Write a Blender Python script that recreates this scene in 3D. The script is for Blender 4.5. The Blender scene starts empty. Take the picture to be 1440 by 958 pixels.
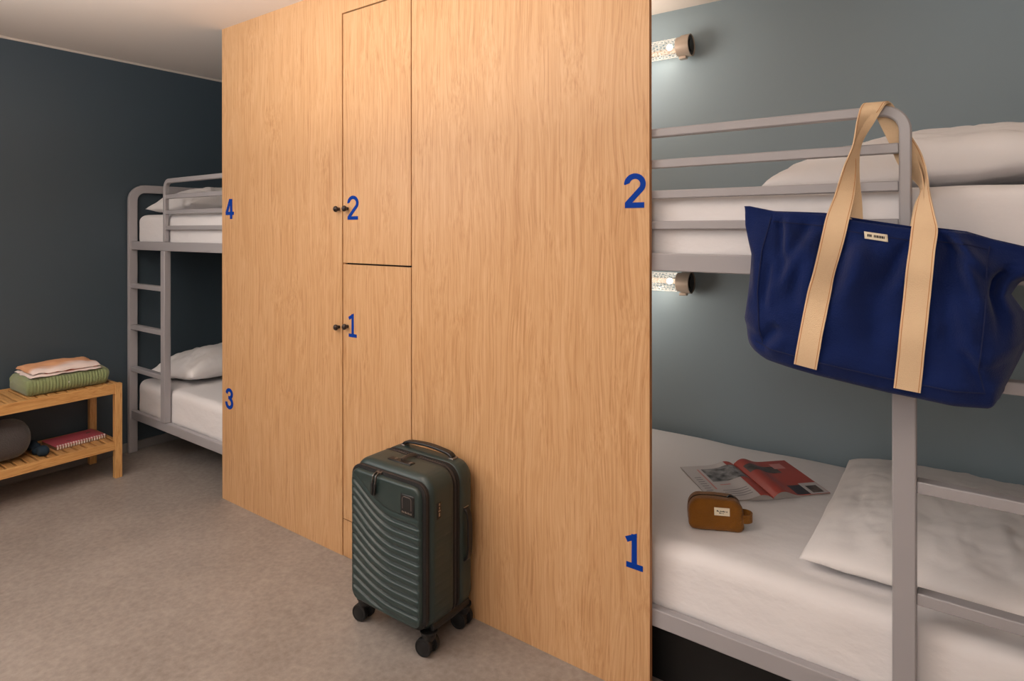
import bpy, bmesh, math, random
from mathutils import Vector, Matrix, noise
random.seed(7)
COL = bpy.context.scene.collection
PI = math.pi

# ---------------------------------------------------------------- materials
def S(r, g, b):                                   # sRGB 0-255 -> linear
    f = lambda c: (c/255/12.92) if c/255 <= .04045 else ((c/255+.055)/1.055)**2.4
    return (f(r), f(g), f(b), 1)
class NT:
    def __init__(s, name):
        s.m = bpy.data.materials.new(name); s.m.use_nodes = True
        s.t = s.m.node_tree; s.b = s.t.nodes['Principled BSDF']; s.out = s.t.nodes['Material Output']
    def n(s, kind, **kw):
        x = s.t.nodes.new('ShaderNode'+kind)
        for k, v in kw.items(): setattr(x, k, v)
        return x
    def l(s, a, b): s.t.links.new(a, b)
def mat(name, col, rough=.6, metal=0, spec=.5, bump=0, bscale=50, bstretch=(1,1,1), var=0, vscale=4, sheen=0, col2=None, coat=0):
    N = NT(name); b = N.b
    b.inputs['Base Color'].default_value = col
    b.inputs['Roughness'].default_value = rough; b.inputs['Metallic'].default_value = metal
    b.inputs['Specular IOR Level'].default_value = spec
    if coat: b.inputs['Coat Weight'].default_value = coat
    if sheen: b.inputs['Sheen Weight'].default_value = sheen
    tc = N.n('TexCoord')
    if var or col2:
        nz = N.n('TexNoise'); nz.inputs['Scale'].default_value = vscale; nz.inputs['Detail'].default_value = 4
        N.l(tc.outputs['Object'], nz.inputs['Vector'])
        rp = N.n('ValToRGB'); rp.color_ramp.elements[0].position = .3; rp.color_ramp.elements[1].position = .7
        c2 = col2 or tuple(c*(1+var) for c in col[:3])+(1,)
        c1 = col if col2 else tuple(c*(1-var) for c in col[:3])+(1,)
        rp.color_ramp.elements[0].color = c1; rp.color_ramp.elements[1].color = c2
        N.l(nz.outputs['Fac'], rp.inputs['Fac']); N.l(rp.outputs['Color'], b.inputs['Base Color'])
    if bump:
        mp = N.n('Mapping'); mp.inputs['Scale'].default_value = bstretch
        nz = N.n('TexNoise'); nz.inputs['Scale'].default_value = bscale; nz.inputs['Detail'].default_value = 5
        bp = N.n('Bump'); bp.inputs['Strength'].default_value = bump; bp.inputs['Distance'].default_value = .01
        N.l(tc.outputs['Object'], mp.inputs['Vector']); N.l(mp.outputs['Vector'], nz.inputs['Vector'])
        N.l(nz.outputs['Fac'], bp.inputs['Height']); N.l(bp.outputs['Normal'], b.inputs['Normal'])
    return N.m
def wood(name, light, mid, dark, axis='z', scale=1.0, rough=.42):
    N = NT(name); b = N.b; b.inputs['Roughness'].default_value = rough
    b.inputs['Specular IOR Level'].default_value = .4
    tc = N.n('TexCoord')
    # warp across the grain so that the lines wander and form cathedrals
    mpw = N.n('Mapping'); along = {'x':0,'y':1,'z':2}[axis]
    sc = [3.2*scale]*3; sc[along] = .75*scale; mpw.inputs['Scale'].default_value = sc
    w = N.n('TexNoise'); w.inputs['Scale'].default_value = 1.6; w.inputs['Detail'].default_value = 2
    N.l(tc.outputs['Object'], mpw.inputs['Vector']); N.l(mpw.outputs['Vector'], w.inputs['Vector'])
    sub = N.n('VectorMath', operation='SUBTRACT'); sub.inputs[1].default_value = (.5,.5,.5)
    N.l(w.outputs['Color'], sub.inputs[0])
    mul = N.n('VectorMath', operation='MULTIPLY'); mv = [.10/scale]*3; mv[along] = 0; mul.inputs[1].default_value = mv
    N.l(sub.outputs[0], mul.inputs[0])
    add = N.n('VectorMath', operation='ADD'); N.l(tc.outputs['Object'], add.inputs[0]); N.l(mul.outputs[0], add.inputs[1])
    def layer(across, alo, det):
        mp = N.n('Mapping'); s2 = [across*scale]*3; s2[along] = alo*scale; mp.inputs['Scale'].default_value = s2
        nz = N.n('TexNoise'); nz.inputs['Scale'].default_value = 1; nz.inputs['Detail'].default_value = det; nz.inputs['Roughness'].default_value = .6
        N.l(add.outputs[0], mp.inputs['Vector']); N.l(mp.outputs['Vector'], nz.inputs['Vector']); return nz
    a = layer(150, 1.6, 3); f = layer(430, 7, 3); big = layer(9, .6, 2)
    m1 = N.n('Math', operation='MULTIPLY_ADD'); N.l(a.outputs['Fac'], m1.inputs[0]); m1.inputs[1].default_value = .52
    m2 = N.n('Math', operation='MULTIPLY'); N.l(f.outputs['Fac'], m2.inputs[0]); m2.inputs[1].default_value = .38
    N.l(m2.outputs[0], m1.inputs[2])
    m3 = N.n('Math', operation='MULTIPLY_ADD'); N.l(big.outputs['Fac'], m3.inputs[0]); m3.inputs[1].default_value = .10; N.l(m1.outputs[0], m3.inputs[2])
    rp = N.n('ValToRGB'); e = rp.color_ramp.elements
    e[0].position = .36; e[0].color = dark; e[1].position = .62; e[1].color = light
    q = e.new(.48); q.color = mid
    N.l(m3.outputs[0], rp.inputs['Fac']); N.l(rp.outputs['Color'], b.inputs['Base Color'])
    bp = N.n('Bump'); bp.inputs['Strength'].default_value = .12; bp.inputs['Distance'].default_value = .002
    N.l(m3.outputs[0], bp.inputs['Height']); N.l(bp.outputs['Normal'], b.inputs['Normal'])
    return N.m
M = {}
M['oak']   = wood('oak veneer', S(215,174,131), S(204,159,113), S(183,135,90))
M['oak_edge'] = mat('oak panel edge', S(176,122,76), .6)
M['bamboo'] = wood('bench wood', S(222,176,116), S(205,154,94), S(180,126,70), 'y', 1.3, .4)
M['bamboo_x'] = wood('bench slat wood', S(214,168,110), S(196,146,88), S(166,116,64), 'x', 1.3, .4)
M['bamboo_z'] = wood('bench leg wood', S(226,180,120), S(208,158,98), S(184,130,74), 'z', 1.3, .4)
M['gap_shade'] = mat('gap shade', S(40,26,16), .8)
M['wall_dark'] = mat('dark slate paint', S(62,76,86), .55, bump=.03, bscale=300)
M['wall_teal'] = mat('grey teal paint', S(148,167,177), .6, bump=.03, bscale=300)
M['wall_light'] = mat('pale paint', S(200,190,180), .8)
M['ceiling'] = mat('ceiling paint', S(232,222,212), .85)
M['skirting'] = mat('grey skirting', S(120,118,118), .5)
M['steel'] = mat('grey powder coated steel', S(163,160,163), .38, spec=.5, bump=.02, bscale=400)
M['sheet'] = mat('white cotton sheet', S(230,227,228), .85, bump=.55, bscale=9, bstretch=(1,1,1.6), sheen=.1)
M['pillow'] = mat('white pillowcase', S(232,229,229), .85, bump=.3, bscale=11, sheen=.1)
M['blue'] = mat('blue digits', S(0,56,152), .7, spec=.15)
M['knob'] = mat('dark bronze knob', S(52,40,36), .3, metal=.3)
M['canvas'] = mat('navy canvas', S(8,29,80), .9, spec=.2, bump=.25, bscale=260, sheen=.1, var=.12, vscale=12)
M['canvas_seam'] = mat('navy seam', S(8,22,66), .9)
M['webbing'] = mat('cream webbing', S(226,196,158), .8, bump=.3, bscale=500, bstretch=(1,1,1))
M['stitch'] = mat('tan stitch', S(190,130,80), .8)
M['label'] = mat('cream label', S(225,214,190), .8)
M['ink'] = mat('black ink', S(30,24,22), .8)
M['shell'] = mat('dark green shell', S(41,56,55), .38, spec=.5, bump=.06, bscale=350, var=.04, vscale=3)
M['black_plastic'] = mat('black plastic', S(22,22,23), .4)
M['rubber'] = mat('black rubber', S(17,17,18), .55)
M['zip_tape'] = mat('zip tape', S(62,54,52), .75, bump=.3, bscale=500)
M['zip_black'] = mat('black zip band', S(20,19,20), .7, bump=.3, bscale=400)
M['metal'] = mat('brushed nickel', S(175,165,155), .3, metal=.9)
M['gunmetal'] = mat('gunmetal', S(130,122,118), .3, metal=.8)
M['lamp_metal'] = mat('lamp end metal', S(186,170,155), .38, metal=.35)
M['lamp_dark'] = mat('lamp end dark', S(46,42,40), .4, metal=.5)
M['mustard'] = mat('ochre canvas', S(126,80,24), .9, spec=.2, bump=.35, bscale=200, sheen=.2, var=.12, vscale=18)
M['mustard_dark'] = mat('dark zip', S(48,36,26), .7)
M['page'] = mat('magazine paper', S(206,200,200), .4)
M['page_edge'] = mat('magazine page edge', S(176,170,166), .7, bump=.5, bscale=8, bstretch=(1,1,200))
M['page_red'] = mat('red printed page', S(182,70,56), .35, var=.08, vscale=10)
M['photo_dark'] = mat('dark photograph', S(24,22,24), .35, col2=S(112,92,86), vscale=38)
M['photo_grey'] = mat('grey photograph', S(36,36,38), .35, col2=S(168,166,168), vscale=34)
M['photo_blue'] = mat('blue grey photograph', S(38,46,62), .35, col2=S(60,40,40), vscale=40)
M['print_grey'] = mat('printed text', S(150,146,150), .6)
M['print_pink'] = mat('pink printed line', S(214,150,146), .6)
M['green_knit'] = mat('green ribbed knit', S(130,142,98), .95, sheen=.3, bump=.3, bscale=300)
M['pink_cover'] = mat('pink notebook cover', S(204,96,112), .5, var=.05)
M['book_side'] = mat('notebook pages', S(150,112,84), .8, bump=.5, bscale=10, bstretch=(1,1,60))
M['white_wire'] = mat('white wire binding', S(238,232,226), .4)
M['charcoal'] = mat('charcoal felt', S(74,70,70), .95, sheen=.25, bump=.4, bscale=160, var=.1, vscale=8)
M['navy_cloth'] = mat('dark navy cloth', S(26,48,66), .9)
M['white'] = mat('white dot', S(235,232,225), .5)
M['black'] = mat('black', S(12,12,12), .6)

def floor_mat():
    N = NT('speckled grey brown vinyl'); b = N.b
    tc = N.n('TexCoord')
    def nz(s, d, r=.6):
        x = N.n('TexNoise'); x.inputs['Scale'].default_value = s; x.inputs['Detail'].default_value = d; x.inputs['Roughness'].default_value = r
        N.l(tc.outputs['Object'], x.inputs['Vector']); return x
    a = nz(2.2, 5, .6); c = nz(38, 6, .75)
    v = N.n('TexVoronoi'); v.inputs['Scale'].default_value = 46; N.l(tc.outputs['Object'], v.inputs['Vector'])
    m = N.n('Math', operation='MULTIPLY_ADD'); N.l(a.outputs['Fac'], m.inputs[0]); m.inputs[1].default_value = .42
    m2 = N.n('Math', operation='MULTIPLY'); N.l(c.outputs['Fac'], m2.inputs[0]); m2.inputs[1].default_value = .46; N.l(m2.outputs[0], m.inputs[2])
    m3 = N.n('Math', operation='MULTIPLY_ADD'); N.l(v.outputs['Distance'], m3.inputs[0]); m3.inputs[1].default_value = .12; N.l(m.outputs[0], m3.inputs[2])
    rp = N.n('ValToRGB'); e = rp.color_ramp.elements
    e[0].position = .38; e[0].color = S(132,123,117); e[1].position = .62; e[1].color = S(160,151,144)
    N.l(m3.outputs[0], rp.inputs['Fac']); N.l(rp.outputs['Color'], b.inputs['Base Color'])
    b.inputs['Roughness'].default_value = .42; b.inputs['Specular IOR Level'].default_value = .45
    bp = N.n('Bump'); bp.inputs['Strength'].default_value = .08; bp.inputs['Distance'].default_value = .003
    N.l(m3.outputs[0], bp.inputs['Height']); N.l(bp.outputs['Normal'], b.inputs['Normal'])
    return N.m
M['floor'] = floor_mat()
M['shade'] = mat('white perforated lamp shade', S(240,236,228), .4)
M['shade'].node_tree.nodes['Principled BSDF'].inputs['Emission Color'].default_value = (1,.9,.78,1)
M['shade'].node_tree.nodes['Principled BSDF'].inputs['Emission Strength'].default_value = .5
def emit(name, c, s):
    N = NT(name); e = N.n('Emission'); e.inputs[0].default_value = c; e.inputs[1].default_value = s
    N.l(e.outputs[0], N.out.inputs['Surface']); return N.m
M['bulb'] = emit('lamp bulb', (1,.88,.72,1), 5)
def shirt_mat():
    N = NT('white and peach printed shirt'); b = N.b; b.inputs['Roughness'].default_value = .9
    tc = N.n('TexCoord'); sx = N.n('SeparateXYZ'); N.l(tc.outputs['Object'], sx.inputs[0])
    nz = N.n('TexNoise'); nz.inputs['Scale'].default_value = 9; N.l(tc.outputs['Object'], nz.inputs['Vector'])
    # peach in the inner area, white near the hem
    m = N.n('Math', operation='MULTIPLY_ADD'); N.l(nz.outputs['Fac'], m.inputs[0]); m.inputs[1].default_value = .10; N.l(sx.outputs['X'], m.inputs[2])
    rp = N.n('ValToRGB'); e = rp.color_ramp.elements
    mr = N.n('MapRange'); mr.inputs[1].default_value = -3.30; mr.inputs[2].default_value = -3.20; N.l(m.outputs[0], mr.inputs[0])
    e[0].position = .25; e[0].color = S(222,164,122); e[1].position = .7; e[1].color = S(230,212,206)
    N.l(mr.outputs[0], rp.inputs[0]); N.l(rp.outputs[0], b.inputs['Base Color']); return N.m
M['shirt'] = shirt_mat()
M['shirt_under'] = mat('white shirt fabric', S(228,212,206), .9, bump=.2, bscale=40)
M['shirt_coral'] = mat('coral shirt trim', S(204,120,96), .9)

# ---------------------------------------------------------------- mesh helpers
def obj(name, bm, m, parent=None, smooth=True, bevel=0, angle=40):
    me = bpy.data.meshes.new(name)
    bmesh.ops.recalc_face_normals(bm, faces=bm.faces)
    bm.to_mesh(me); bm.free()
    ms = m if isinstance(m, (list, tuple)) else [m]
    for x in ms: me.materials.append(x)
    o = bpy.data.objects.new(name, me); COL.objects.link(o)
    if smooth:
        for p in me.polygons: p.use_smooth = True
        try: me.set_sharp_from_angle(angle=math.radians(angle))
        except Exception: pass
    if bevel:
        bv = o.modifiers.new('bevel', 'BEVEL'); bv.width = bevel; bv.segments = 2; bv.limit_method = 'ANGLE'; bv.angle_limit = math.radians(50)
        bv.harden_normals = False
    if parent is not None:
        o.parent = parent; o.matrix_parent_inverse = Matrix.Translation(-Vector(parent.location))
    return o
def tag(o, label, cat, group=None, kind=None):
    o['label'] = label; o['category'] = cat
    if group: o['group'] = group
    if kind: o['kind'] = kind
    return o
def thing(name, loc, label, cat, group=None):
    o = bpy.data.objects.new(name, None); COL.objects.link(o); o.location = loc; o.empty_display_size = .05
    return tag(o, label, cat, group)
def struct(name, bm, m, **k):
    o = obj(name, bm, m, **k); o['kind'] = 'structure'; return o
def B(): return bmesh.new()
def box(bm, x0, x1, y0, y1, z0, z1, mi=0):
    vs = [bm.verts.new(p) for p in [(x0,y0,z0),(x1,y0,z0),(x1,y1,z0),(x0,y1,z0),(x0,y0,z1),(x1,y0,z1),(x1,y1,z1),(x0,y1,z1)]]
    for f in [(0,3,2,1),(4,5,6,7),(0,1,5,4),(1,2,6,5),(2,3,7,6),(3,0,4,7)]:
        bm.faces.new([vs[i] for i in f]).material_index = mi
    return vs
def sweep(bm, pts, w, h, up, closed=False, cap=True):
    """rectangular section w (across, in the plane normal to up) x h (along up) swept along pts"""
    up = Vector(up).normalized(); pts = [Vector(p) for p in pts]; rings = []
    n = len(pts)
    for i, p in enumerate(pts):
        a = pts[i-1] if i else None; b = pts[i+1] if i < n-1 else None
        d1 = (p-a).normalized() if a is not None else None; d2 = (b-p).normalized() if b is not None else None
        if d1 is None: d = d2; k = 1
        elif d2 is None: d = d1; k = 1
        else:
            d = (d1+d2).normalized(); k = 1/max(.3, d.dot(d1))
        s = d.cross(up).normalized()*k
        rings.append([bm.verts.new(p+s*w/2*a1+up*h/2*b1) for a1, b1 in ((-1,-1),(1,-1),(1,1),(-1,1))])
    for r, q in zip(rings, rings[1:]):
        for i in range(4): bm.faces.new([r[i], r[(i+1)%4], q[(i+1)%4], q[i]])
    if cap: bm.faces.new(rings[0][::-1]); bm.faces.new(rings[-1])
def arc(cx, cz, r, a0, a1, n):
    return [(cx+r*math.cos(math.radians(a0+(a1-a0)*i/n)), cz+r*math.sin(math.radians(a0+(a1-a0)*i/n))) for i in range(n+1)]
def lathe(bm, prof, axis_o, axis_d, n=32, mi=0, cap=True):
    """prof: list of (t along axis, radius)"""
    d = Vector(axis_d).normalized(); o = Vector(axis_o)
    a = d.orthogonal().normalized(); b = d.cross(a)
    rings = []
    for t, r in prof:
        rings.append([bm.verts.new(o+d*t+(a*math.cos(2*PI*i/n)+b*math.sin(2*PI*i/n))*max(r, 1e-5)) for i in range(n)])
    for r, q in zip(rings, rings[1:]):
        for i in range(n): bm.faces.new([r[i], r[(i+1)%n], q[(i+1)%n], q[i]]).material_index = mi
    if cap:
        bm.faces.new(rings[0][::-1]).material_index = mi; bm.faces.new(rings[-1]).material_index = mi
def grid_faces(bm, g, mi=0):
    for r, q in zip(g, g[1:]):
        for i in range(len(r)-1):
            bm.faces.new([r[i], r[i+1], q[i+1], q[i]]).material_index = mi
def fbm(p, s, o=3):
    return noise.fractal(Vector(p)*s, 1.0, 2.0, o)
def rbox(bm, x0, x1, y0, y1, z0, z1, r, n=(30,30,8), disp=None):
    """rounded box of a dense grid"""
    c = Vector(((x0+x1)/2, (y0+y1)/2, (z0+z1)/2)); hx, hy, hz = (x1-x0)/2, (y1-y0)/2, (z1-z0)/2
    cache = {}
    def V(i, j, k):
        key = (i, j, k)
        if key in cache: return cache[key]
        def m(a, N, h):
            # extra density near the borders
            u = -1+2*a/N
            u = math.copysign(1-(1-abs(u))**1.35, u)
            return u*h
        p = Vector((m(i,n[0],hx), m(j,n[1],hy), m(k,n[2],hz)))
        q = Vector((max(-hx+r, min(hx-r, p.x)), max(-hy+r, min(hy-r, p.y)), max(-hz+r, min(hz-r, p.z))))
        d = p-q
        if d.length > 1e-9:
            nn = d.normalized(); p = q+nn*r
        else: nn = Vector((0,0,1))
        P = c+p
        if disp: P = disp(P, nn, p)
        v = bm.verts.new(P); cache[key] = v; return v
    for i in range(n[0]):
        for j in range(n[1]):
            bm.faces.new([V(i,j,0), V(i,j+1,0), V(i+1,j+1,0), V(i+1,j,0)])
            bm.faces.new([V(i,j,n[2]), V(i+1,j,n[2]), V(i+1,j+1,n[2]), V(i,j+1,n[2])])
    for i in range(n[0]):
        for k in range(n[2]):
            bm.faces.new([V(i,0,k), V(i+1,0,k), V(i+1,0,k+1), V(i,0,k+1)])
            bm.faces.new([V(i,n[1],k), V(i,n[1],k+1), V(i+1,n[1],k+1), V(i+1,n[1],k)])
    for j in range(n[1]):
        for k in range(n[2]):
            bm.faces.new([V(0,j,k), V(0,j,k+1), V(0,j+1,k+1), V(0,j+1,k)])
            bm.faces.new([V(n[0],j,k), V(n[0],j+1,k), V(n[0],j+1,k+1), V(n[0],j,k+1)])
def catmull(pts, n=8):
    P = [Vector(p) for p in pts]; out = []
    for i in range(len(P)-1):
        p0 = P[i-1] if i else P[0]*2-P[1]; p1 = P[i]; p2 = P[i+1]; p3 = P[i+2] if i+2 < len(P) else P[-1]*2-P[-2]
        for k in range(n):
            t = k/n
            out.append(.5*((2*p1)+(p2-p0)*t+(2*p0-5*p1+4*p2-p3)*t*t+(3*p1-p0-3*p2+p3)*t**3))
    out.append(P[-1]); return out
def ribbon(bm, ctr, wid, th=.0022, n=8, mi=0):
    """strap: centre points and full width vectors, both smoothed"""
    C = catmull(ctr, n); W = catmull(wid, n); rings = []
    for i, (c, w) in enumerate(zip(C, W)):
        d = (C[min(i+1, len(C)-1)]-C[max(i-1, 0)]).normalized()
        nn = d.cross(w).normalized()*th/2
        rings.append([bm.verts.new(c-w/2-nn), bm.verts.new(c+w/2-nn), bm.verts.new(c+w/2+nn), bm.verts.new(c-w/2+nn)])
    for r, q in zip(rings, rings[1:]):
        for i in range(4): bm.faces.new([r[i], r[(i+1)%4], q[(i+1)%4], q[i]]).material_index = mi
    bm.faces.new(rings[0][::-1]).material_index = mi; bm.faces.new(rings[-1]).material_index = mi
def sstep(a, b, x):
    t = max(0, min(1, (x-a)/(b-a))); return t*t*(3-2*t)
def lerp(a, b, t): return a+(b-a)*t
def interp(tab, t):
    for (a, va), (b, vb) in zip(tab, tab[1:]):
        if t <= b:
            k = (t-a)/(b-a); k = max(0, min(1, k)); return va+(vb-va)*k
    return tab[-1][1]

# ---------------------------------------------------------------- camera
cam = bpy.data.cameras.new('camera'); cam.sensor_width = 36; cam.lens = 861.3/1440*36
cam.shift_y = -(479-323.3)/1440; cam.clip_start = .02
co = bpy.data.objects.new('camera', cam); COL.objects.link(co)
co.location = (.746, -1.747, 1.43)
co.rotation_euler = (PI/2, math.radians(.05), math.radians(35.77))
bpy.context.scene.camera = co

# ---------------------------------------------------------------- room shell
XW, XR, YB, YF, H = -3.575, 1.14, 1.14, -3.6, 2.5
bm = B(); box(bm, XW-.1, XR+.1, YF-.1, YB+.1, -.08, 0); struct('floor', bm, M['floor'], smooth=False)
bm = B()   # ceiling, rising by 2 cm towards the dark wall
vs = [bm.verts.new(p) for p in [(XW-.1,YF-.1,H+.02),(-2.4,YF-.1,H),(XR+.1,YF-.1,H),(XR+.1,YB+.1,H),(-2.4,YB+.1,H),(XW-.1,YB+.1,H+.02)]]
up = [bm.verts.new(v.co+Vector((0,0,.1))) for v in vs]
for a in ((0,1,4,5),(1,2,3,4)):
    bm.faces.new([vs[i] for i in a]); bm.faces.new([up[i] for i in a][::-1])
for i in range(6): bm.faces.new([vs[i], vs[(i+1)%6], up[(i+1)%6], up[i]])
struct('ceiling', bm, M['ceiling'], smooth=False)
bm = B(); box(bm, XW-.1, XW, YF-.1, YB+.1, 0, H+.05); struct('wall_left', bm, M['wall_dark'], smooth=False)
bm = B(); box(bm, XW, XR+.1, YB, YB+.1, 0, H+.02); struct('wall_back', bm, M['wall_teal'], smooth=False)
bm = B(); box(bm, XR, XR+.1, YF-.1, YB, 0, H+.02); struct('wall_right', bm, M['wall_light'], smooth=False)
bm = B(); box(bm, XW, XR, YF-.1, YF, 0, H+.02); struct('wall_front', bm, M['wall_light'], smooth=False)
bm = B(); box(bm, XW, XW+.012, YF, YB-.002, 0, .058); struct('baseboard_left', bm, M['skirting'], bevel=.002)
bm = B(); box(bm, XW+.013, -1.45, YB-.012, YB, 0, .058); struct('baseboard_back', bm, M['skirting'], bevel=.002)
bm = B(); box(bm, XW, XW+.007, YF, YB, H+.006, H+.0185); struct('trim_1', bm, M['wall_light'], smooth=False)

# ---------------------------------------------------------------- digits (flat strokes cut from film)
def stroke(bm, pts, w, y, x0, z0, sx, sz, mi=0):
    P = [Vector((p[0], p[1])) for p in pts]; L = []; R = []
    for i, p in enumerate(P):
        d1 = (p-P[i-1]).normalized() if i else None; d2 = (P[i+1]-p).normalized() if i < len(P)-1 else None
        if d1 is None: d = d2; k = 1
        elif d2 is None: d = d1; k = 1
        else: d = (d1+d2).normalized(); k = 1/max(.55, d.dot(d1))
        nn = Vector((-d.y, d.x))*k*w/2
        L.append(p+nn); R.append(p-nn)
    def mk(q, yy): return bm.verts.new((x0+q.x*sx, yy, z0+q.y*sz))
    f = [[mk(a, y-.0012), mk(b, y-.0012)] for a, b in zip(L, R)]
    g = [[mk(a, y), mk(b, y)] for a, b in zip(L, R)]
    for i in range(len(P)-1):
        bm.faces.new([f[i][0], f[i][1], f[i+1][1], f[i+1][0]])
        bm.faces.new([f[i][0], f[i+1][0], g[i+1][0], g[i][0]]); bm.faces.new([f[i][1], g[i][1], g[i+1][1], f[i+1][1]])
    bm.faces.new([f[0][0], g[0][0], g[0][1], f[0][1]]); bm.faces.new([f[-1][0], f[-1][1], g[-1][1], g[-1][0]])
W = .162     # stroke width in units of the digit height
DIG = {
 '1': [[(.03,.80),(.27,.925),(.27,.0)], [(.27,.925),(.27,1.0)], [(.03,.075),(.53,.075)]],
 '2': [[(.085,.70)]+[(.32+.245*math.cos(a), .69+.235*math.sin(a)) for a in [math.radians(x) for x in range(172,-40,-12)]]+[(.09,.11)], [(.02,.075),(.60,.075)]],
 '3': [[(.085,.74)]+[(.29+.195*math.cos(a), .735+.19*math.sin(a)) for a in [math.radians(x) for x in range(170,-91,-15)]]+[(.22,.545)],
       [(.29,.50)]+[(.29+.215*math.cos(a), .295+.22*math.sin(a)) for a in [math.radians(x) for x in range(80,-176,-15)]]+[(.07,.33)]],
 '4': [[(.37,.99),(.09,.29)], [(.035,.285),(.62,.285)], [(.43,.0),(.43,1.0)]],
}
def digit(ch, x, z, parent, w, h=.105, wl=W, y=0):
    """x,z = lower left corner"""
    bm = B()
    for q, st in enumerate(DIG[ch]): stroke(bm, st, wl, y-.0003*q, x, z, w/.6, h)
    return obj('number_decal', bm, M['blue'], parent, smooth=False)
def knob(x, z, parent):
    bm = B(); lathe(bm, [(0,.0075),(.004,.0075),(.006,.0045),(.010,.005),(.013,.011),(.018,.0135),(.023,.0125),(.027,.008),(.0285,.001)], (x,0,z), (0,-1,0), 20)
    return obj('knob', bm, M['knob'], parent)

# ---------------------------------------------------------------- oak partition: left panel, lockers, right panel
g_part = None
t = thing('wooden_panel', (-1.93,0,0), 'light oak privacy panel numbered 4 and 3 in front of the far bunk bed', 'panel')
bm = B()
prof = [(-2.418,0),(-1.433,0),(-1.433,2.3825),(-1.010,2.3825),(-1.010,H),(-2.418,H)]
f = [bm.verts.new((x,0,z)) for x,z in prof]; b_ = [bm.verts.new((x,.012,z)) for x,z in prof]
bm.faces.new(f); bm.faces.new(b_[::-1])
for i in range(6): bm.faces.new([f[i], b_[i], b_[(i+1)%6], f[(i+1)%6]])
obj('panel', bm, M['oak'], t, smooth=False)
digit('4', -2.385, 1.488, t, .080); digit('3', -2.385, .487, t, .076, .109)
knob(-1.453, 1.522, t); knob(-1.453, 1.002, t)

t = thing('wooden_panel', (-.5,0,0), 'light oak privacy panel numbered 2 and 1 behind the dark green suitcase', 'panel')
bm = B(); box(bm, -1.004, 0, 0, .018, 0, H)
for fc in bm.faces:
    if all(v.co.x > -.001 for v in fc.verts): fc.material_index = 1
obj('panel', bm, [M['oak'], M['oak_edge']], t, smooth=False)
digit('2', -.0825, 1.4975, t, .066); digit('1', -.080, .3875, t, .066)

t = thing('locker', (-1.22,0,0), 'narrow oak locker column with two doors numbered 2 and 1 between panels', 'locker')
bm = B()
box(bm, -1.440, -1.424, .0125, 1.12, 0, H-.001); box(bm, -1.014, -.998, .0185, 1.12, 0, H-.001)
box(bm, -1.424, -1.014, 1.10, 1.12, 0, H-.001)
obj('carcass', bm, M['oak'], t, smooth=False)
bm = B(); box(bm, -1.424, -1.014, .022, .026, 0, H-.002); obj('gap_shade_sheet', bm, M['gap_shade'], t, smooth=False)  # sheet behind the doors, shadow of the gaps put into its colour
for z0, z1, dg, dz, dh, kz in ((1.2865, 2.376, '2', 1.474, .105, 1.523), (.1655, 1.2795, '1', .9655, .100, 1.010)):
    bm = B(); box(bm, -1.4250, -1.0105, 0, .018, z0, z1)
    d = obj('door', bm, M['oak'], t, smooth=False, bevel=.0008)
    digit(dg, -1.397 if dg == '2' else -1.390, dz, d, .070 if dg == '2' else .062, dh, .14); knob(-1.395, kz, d)
bm = B(); box(bm, -1.4265, -1.0105, .001, .018, .001, .1605); obj('plinth', bm, M['oak'], t, smooth=False)

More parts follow.
